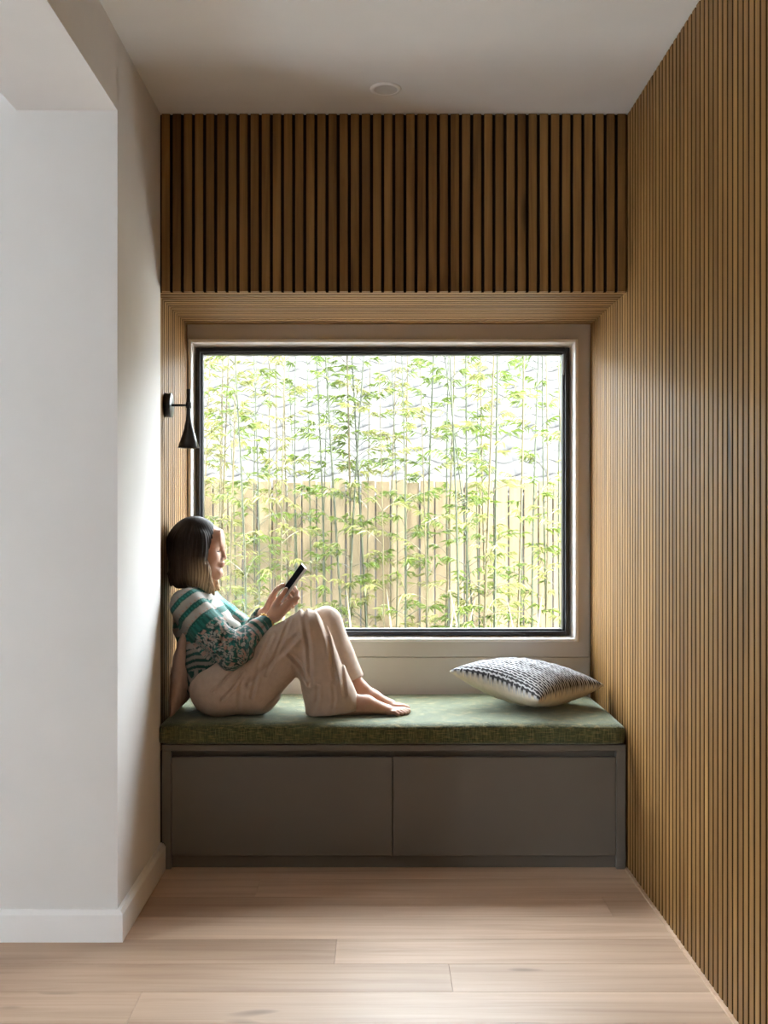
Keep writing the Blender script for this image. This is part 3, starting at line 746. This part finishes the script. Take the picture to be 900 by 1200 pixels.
# --- hair: a cap with locks falling to the shoulders, plus fine strands
G = SDF((-.81, 3.80, .93), (-.50, 4.04, 1.29), .0022)
G.ell(hp_(-.012, 0, .022), (.095, .086, .096), .01)
for s_ in (-1, 1):
    G.cone(hp_(-.040, .058*s_, .02), hp_(-.050, .068*s_, -.110), .048, .042, .03)
    G.cone(hp_(-.005, .066*s_, .02), hp_(.000, .074*s_, -.100), .036, .032, .03)
    G.cone(hp_(.022, .066*s_, .035), hp_(.028, .074*s_, -.085), .024, .018, .02)
    G.cone(hp_(.028, .074*s_, -.085), hp_(.062, .062*s_, -.158), .020, .008, .02)
    G.cone(hp_(.005, .078*s_, -.095), hp_(.036, .072*s_, -.160), .024, .008, .02)
G.cone(hp_(-.060, 0, .01), hp_(-.058, 0, -.105), .050, .050, .04)
for (ax_, az_, bx_, bz_, r_) in ((.040, -.07, .072, -.172, .012), (.028, -.09, .056, -.170, .013), (.012, -.10, .030, -.158, .013), (-.012, -.11, -.004, -.150, .013), (-.036, -.11, -.034, -.148, .014), (-.060, -.11, -.064, -.146, .014), (-.080, -.10, -.088, -.140, .013)):
    for s_ in (-1, 1): G.cone(hp_(ax_, .078*s_, az_), hp_(bx_, (.074 if bx_ < .02 else .066)*s_, bz_), r_*1.5, .004, .008)
# open the face
G.ell(hp_(.090, 0, -.030), (.066, .057, .104), .010, None, 'cut')
G.cone(hp_(.085, 0, -.10), hp_(.10, 0, -.17), .045, .05, .01, 1, 'cut')
G.cone(hp_(.10, 0, .09), hp_(-.06, 0, .128), .004, .003, .008, 1, 'cut')       # parting
def hf(X, Y, Z):
    a = np.arctan2(Y-H[1], X-(H[0]-.02)); zr_ = Z-H[2]
    k_ = np.clip((.10-zr_)/.08, .25, 1); return k_*(.0011*np.sin(a*46+3*np.sin(zr_*22+a*2))+.0008*np.sin(a*83+zr_*30))
G.disp(hf, (-.81, 3.80, .93), (-.50, 4.04, 1.29))
V, Q = G.mesh(1); del G
def haircol(V):
    r = V-H; a = np.arctan2(r[:, 1], r[:, 0]+.02)
    f = np.clip((-r[:, 2]-.03)/.11, 0, 1)*np.clip((r[:, 0]+.03)/.07, 0, 1)*1.1
    st = .5+.5*np.sin(a*61+2*np.sin(r[:, 2]*18)); f = np.clip(f*(.55+.9*st), 0, 1)
    g_ = np.clip((-r[:, 2]+.01)/.12, 0, 1)[:, None]; c0 = np.array([.014, .008, .0055])[None]*(1-g_)+np.array([.050, .028, .016])[None]*g_
    c = c0*(1-f[:, None])+np.array([.50, .36, .22])[None]*f[:, None]
    return c*(.75+.5*(.5+.5*np.sin(a*97+r[:, 2]*25)))[:, None]
hair = npmesh('hair', V-OFF, Q, hair_m, woman, haircol(V))
vs, fs = [], []
rs = random.Random(3)
for i in range(150):
    s_ = -1 if rs.random() < .7 else 1
    ang0 = rs.uniform(.5, 2.7)          # 0 = temple, larger = towards the back
    cx_, cy_ = math.cos(ang0), math.sin(max(.3, min(2.4, ang0+.6)))
    top = hp_(-.012+.045*cx_, .012*s_, .118-.02*abs(cx_))
    mid = hp_(-.015+.082*cx_*.55, (.080+.008*rs.random())*s_, .02+rs.uniform(-.02, .02))
    bot = hp_(-.020+.07*cx_, (.086+.012*rs.random())*s_, -.12+rs.uniform(-.03, .015))
    if cx_ > .55: bot = bot+np.array([.03, -.012*s_, -.015])
    pts = []
    for k in range(9):
        u = k/8; p = top*(1-u)**2+mid*2*u*(1-u)*1.0+bot*u*u
        pts.append(Vector(p-OFF)+Vector((.004*math.sin(u*5+i), 0, 0)))
    v_, f_ = tube_geo(pts, [.0006, .0012, .0014, .0015, .0015, .0014, .0012, .0010, .0004], 5, False); b0 = len(vs)
    vs += v_; fs += [tuple(b0+q for q in f) for f in f_]
me = bpy.data.meshes.new('strands'); me.from_pydata([tuple(v) for v in vs], [], fs); me.update()
ca = me.color_attributes.new('Col', 'FLOAT_COLOR', 'POINT'); vv = np.array([tuple(v) for v in vs])+OFF
ca.data.foreach_set('color', np.concatenate([haircol(vv), np.ones((len(vv), 1))], 1).astype(np.float32).ravel())
st = link('strands', me, hair_m, hair, True); st['kind'] = 'stuff'

# bracelet and rings
bw = elN+(wrN-elN)*1.0; bd = (wrN-elN)/np.linalg.norm(wrN-elN); e1 = np.cross(bd, [0, 0, 1]); e1 /= np.linalg.norm(e1); e2 = np.cross(bd, e1)
bm = bmesh.new()
for k in range(16):
    a = 2*math.pi*k/16; p = bw+(e1*math.cos(a)+e2*math.sin(a))*.0305+bd*.003*math.sin(3*a)-OFF
    bmesh.ops.create_icosphere(bm, subdivisions=2, radius=.0048, matrix=Matrix.Translation(p))
me = bpy.data.meshes.new('bracelet'); bm.to_mesh(me); bm.free(); bo = link('bracelet', me, gold, woman, True); bo['label'] = 'gold bead bracelet'
def ring_at(c, d, R, r_):
    d = Vector(d).normalized(); a = d.orthogonal().normalized(); b = d.cross(a); pts = [Vector(c-OFF)+(a*math.cos(t)+b*math.sin(t))*R for t in [2*math.pi*k/18 for k in range(19)]]
    return tube('ring', pts, [r_]*19, silver, woman, 6)
m1, p1 = ph(-.090, .054, -.024), ph(-.064, .050, -.041); ring_at(m1+(p1-m1)*.62, p1-m1, .0100, .0018)
m1, p1 = ph(-.074, .056, -.024), ph(-.046, .052, -.042); ring_at(m1+(p1-m1)*.60, p1-m1, .0106, .0016)

# phone (held, a thing of its own)
phn = empty('phone'); phn.matrix_world = Matrix(((Wx[0], Lx[0], Nx[0], PC[0]), (Wx[1], Lx[1], Nx[1], PC[1]), (Wx[2], Lx[2], Nx[2], PC[2]), (0, 0, 0, 1)))
tag(phn, 'mobile phone in a pale case held in both hands', 'phone')
box('case', (-.038, -.079, -.0065), (.038, .079, .0035), phone_case, phn, .003, 2)
box('screen', (-.0355, -.0765, .0035), (.0355, .0765, .0052), screen, phn, .0008)
lens = box('camera_bump', (.006, .045, -.0085), (.030, .070, -.006), screen, phn, .001)

# pillow behind her back
def bcol(u, v, s_, e): return (.44, .31, .25)
bp = pillow('back_pillow', (-.722, 3.90, ZT+.158), .155, .040, (0, 0, 0, 0), bcol, linen_m, 60, 0)
bp.rotation_euler = (0, math.radians(98), 0)
tag(bp, 'blush linen pillow wedged behind the woman at the slat lining', 'pillow')

# ------------------------------------------------------------------ the garden outside
GZ = -.35
gr = box('ground_garden', (-9, 4.6, GZ-.2), (10, 24, GZ), soil_m); tag(gr, 'garden soil outside the window', None, None, 'structure')
fence = empty('paling_fence', (0, 7.0, GZ)); tag(fence, 'sunlit timber paling fence behind the bamboo', 'fence')
pm = []
for i in range(4):
    hgt = 1.84+[0, .012, -.008, .005][i]; pm.append(boxmesh('paling', (-.0455, -.008, 0), (.0455, .008, hgt), .003)); pm[-1].materials.append(fence_m)
for i in range(64):
    o = link('paling', pm[i % 4], fence_m, fence); o.location = (-3.15+i*.1, random.uniform(-.008, .008), 0)
for z in (.35, 1.45):
    box('rail', (-3.2, .008, z), (3.25, .05, z+.09), fence_m, fence)
# neighbour's roof
roof = empty('tiled_roof', (0, 10.0, 1.62)); tag(roof, 'pale tiled roof of the house beyond the fence', 'roof')
def tile_mesh(wd=.30, ln=.40, nseg=10):
    vs, fs = [], []
    for j, (s_, zt_) in enumerate(((0, 0), (ln, 0), (0, -.022))):
        for i in range(nseg+1):
            u = i/nseg; zz_ = .026*math.sin(2*math.pi*u)*(1 if u < .5 else .55)
            vs.append(((u-.5)*wd, s_, zz_+zt_+.03))
    n = nseg+1
    for i in range(nseg):
        fs.append((i, i+1, n+i+1, n+i)); fs.append((2*n+i, 2*n+i+1, i+1, i))
    me = bpy.data.meshes.new('tile'); me.from_pydata(vs, [], fs); me.update(); me.materials.append(tile_m); return me
tm = tile_mesh(); sl = math.atan2(.144, .31)
tm.polygons.foreach_set('use_smooth', [True]*len(tm.polygons))
for rw_ in range(-1, 13):
    for i in range(21):
        o = link('tile', tm, tile_m, roof); o.location = ((i-10)*.30+.02*(rw_ % 2), rw_*.31, rw_*.144); o.rotation_euler = (sl-.04, 0, 0)
uv = boxmesh('roof_deck', (-8, -.4, -.05), (8, 6.0, -.01)); uv.transform(Matrix.Rotation(sl, 4, 'X')); link('roof_deck', uv, tile_m, roof)
box('house_wall', (-8, .5, -2), (8, .7, .15), tile_m, roof)

# bamboo
def bamboo_variant(seed, hgt, rad, nbr, leafm, culmm, lean, dens):
    rr = random.Random(seed); pts, rads = [], []; sp = rr.uniform(.15, .21); nodes = int(hgt/sp)
    bend = rr.uniform(-.04, .04)
    pos = lambda z: Vector((lean*z+bend*math.sin(z*1.3), .03*math.sin(z*.9+seed), z))
    for i in range(nodes+1):
        z = i*sp; rz_ = rad*(1-.6*z/hgt)
        for dz, k in ((-.012, 1), (0, 1.35), (.012, 1)):
            pts.append(pos(z+dz)); rads.append(rz_*k)
    v, f = tube_geo(pts, rads, 7); cm = bpy.data.meshes.new('cane'); cm.from_pydata([tuple(x) for x in v], [], f); cm.update(); cm.materials.append(culmm)
    bv, bf, lv, lf = [], [], [], []
    for i in range(3, nodes):
        for b in range(nbr):
            if rr.random() > dens: continue
            z = i*sp+rr.uniform(-.05, .05); a = rr.uniform(0, 2*math.pi); L = rr.uniform(.14, .34)*(1.1-.3*z/hgt); rise = rr.uniform(.5, 1.3)
            p0 = pos(z); d = Vector((math.cos(a), math.sin(a), rise)).normalized(); br = []
            for k in range(5):
                u = k/4; br.append(p0+d*L*u+Vector((0, 0, -.12*u*u*L/.3)))
            x, y = tube_geo(br, [.0022, .0018, .0015, .0012, .0006], 4, False); b0 = len(bv); bv += x; bf += [tuple(b0+q for q in t_) for t_ in y]
            for k in range(rr.randint(10, 16)):
                u = rr.uniform(.35, 1.0); q = p0+d*L*u+Vector((0, 0, -.12*u*u*L/.3)); aa = a+rr.uniform(-1.2, 1.2)
                ld = Vector((math.cos(aa), math.sin(aa), rr.uniform(-.7, .25))).normalized(); ll = rr.uniform(.035, .075); wd = ll*rr.uniform(.13, .18)
                sd = ld.cross(Vector((rr.uniform(-.4, .4), rr.uniform(-.4, .4), 1))).normalized(); b0 = len(lv)
                m_ = q+ld*ll*.42+Vector((0, 0, .004)); lv += [q, m_+sd*wd*.5, q+ld*ll+Vector((0, 0, -.01)), m_-sd*wd*.5]
                lf += [(b0, b0+1, b0+2), (b0, b0+2, b0+3)]
    bmh = bpy.data.meshes.new('branches'); bmh.from_pydata([tuple(x) for x in bv], [], bf); bmh.update(); bmh.materials.append(culmm)
    lm = bpy.data.meshes.new('foliage'); lm.from_pydata([tuple(x) for x in lv], [], lf); lm.update(); lm.materials.append(leafm)
    return cm, bmh, lm
KINDS = {   # label, group, leaf, cane, lean, leaf density
    'green': ('slender green bamboo cane thick with fresh green leaves before the fence', 'leafy green bamboo', leaf_g, culm_g, 0.0, .95),
    'green_bare': ('slender green bamboo cane with only a few leaves before the fence', 'sparse green bamboo', leaf_g, culm_g, 0.0, .45),
    'yellow': ('yellowing bamboo cane thick with yellow-green leaves before the fence', 'leafy yellow bamboo', leaf_y, culm_y, 0.01, .95),
    'yellow_bare': ('yellowing bamboo cane with only a few pale leaves before the fence', 'sparse yellow bamboo', leaf_y, culm_y, 0.01, .45),
    'left': ('green bamboo cane leaning over to one side among upright canes', 'leaning bamboo canes', leaf_g, culm_g, -.085, .75),
}
VAR = {}
for kd, (lab, grp, lm_, cm_, ln_, de_) in KINDS.items():
    VAR[kd] = [bamboo_variant(11*i+3*len(kd), 2.95+.15*i, .0052+.0011*i, 2+(i % 2), lm_, cm_, ln_+(.012*(i-1)), de_) for i in range(4)]
rb = random.Random(12); spots = []
for px in (243, 256, 264, 277, 285, 298, 330, 337, 352, 376, 392, 420, 447, 470, 497, 516, 534, 543, 562, 570, 586, 600, 621, 650):
    spots.append((px, rb.uniform(5.5, 6.5)))
for px in (250, 270, 308, 322, 345, 360, 405, 432, 455, 463, 483, 506, 525, 552, 578, 610, 632, 641, 656, 312, 386, 410):
    spots.append((px, rb.uniform(6.1, 6.8)))
for px in (150, 175, 200, 220, 226, 675, 690, 710, 735, 760): spots.append((px, rb.uniform(5.6, 6.7)))
for i, (px, Y) in enumerate(spots):
    kd = 'yellow' if rb.random() < .45 else 'green'
    if rb.random() < .3: kd += '_bare'
    if px in (420, 543, 392): kd = 'left'
    lab, grp = KINDS[kd][:2]
    cm_, bm_, lm_ = VAR[kd][rb.randrange(4)]
    root = empty('bamboo', (P(px, 600, Y)[0]+(.1 if kd == 'left' else 0), Y, GZ)); root.scale = (1, 1, rb.uniform(.88, 1.16)); root.rotation_euler = (0, 0, 0 if kd == 'left' else rb.uniform(0, 6.28))
    tag(root, lab, 'bamboo', grp)
    link('cane', cm_, None, root); bo_ = link('branches', bm_, None, root); bo_['kind'] = 'stuff'; fo = link('foliage', lm_, None, root); fo['kind'] = 'stuff'
# dry sheaths and stems at the foot of the bamboo
rd = random.Random(5)
for px in (512, 528, 541, 556, 579, 598, 616, 624, 640, 452, 468, 300, 320, 420):
    Y = rd.uniform(5.3, 6.0); x = P(px, 600, Y)[0]; hh_ = rd.uniform(.92, 1.22)
    vs, fs = [], []; lean = rd.uniform(-.35, .35)
    for k in range(6):
        u = k/5; wd = .016*(1-u)**.6+.001; c = Vector((x*0+lean*u*u*.5, .03*u, hh_*u)); vs += [c+Vector((-wd, 0, 0)), c+Vector((0, -.006, 0)), c+Vector((wd, 0, 0))]
    for k in range(5): fs += [(3*k, 3*k+1, 3*k+4, 3*k+3), (3*k+1, 3*k+2, 3*k+5, 3*k+4)]
    me = bpy.data.meshes.new('dry_sheath'); me.from_pydata([tuple(v) for v in vs], [], fs); me.update()
    o = link('dry_sheath', me, leaf_d); o.location = (x, Y, GZ); tag(o, 'pale dry bamboo sheath standing among the canes', 'dry leaf', 'dry bamboo sheaths')
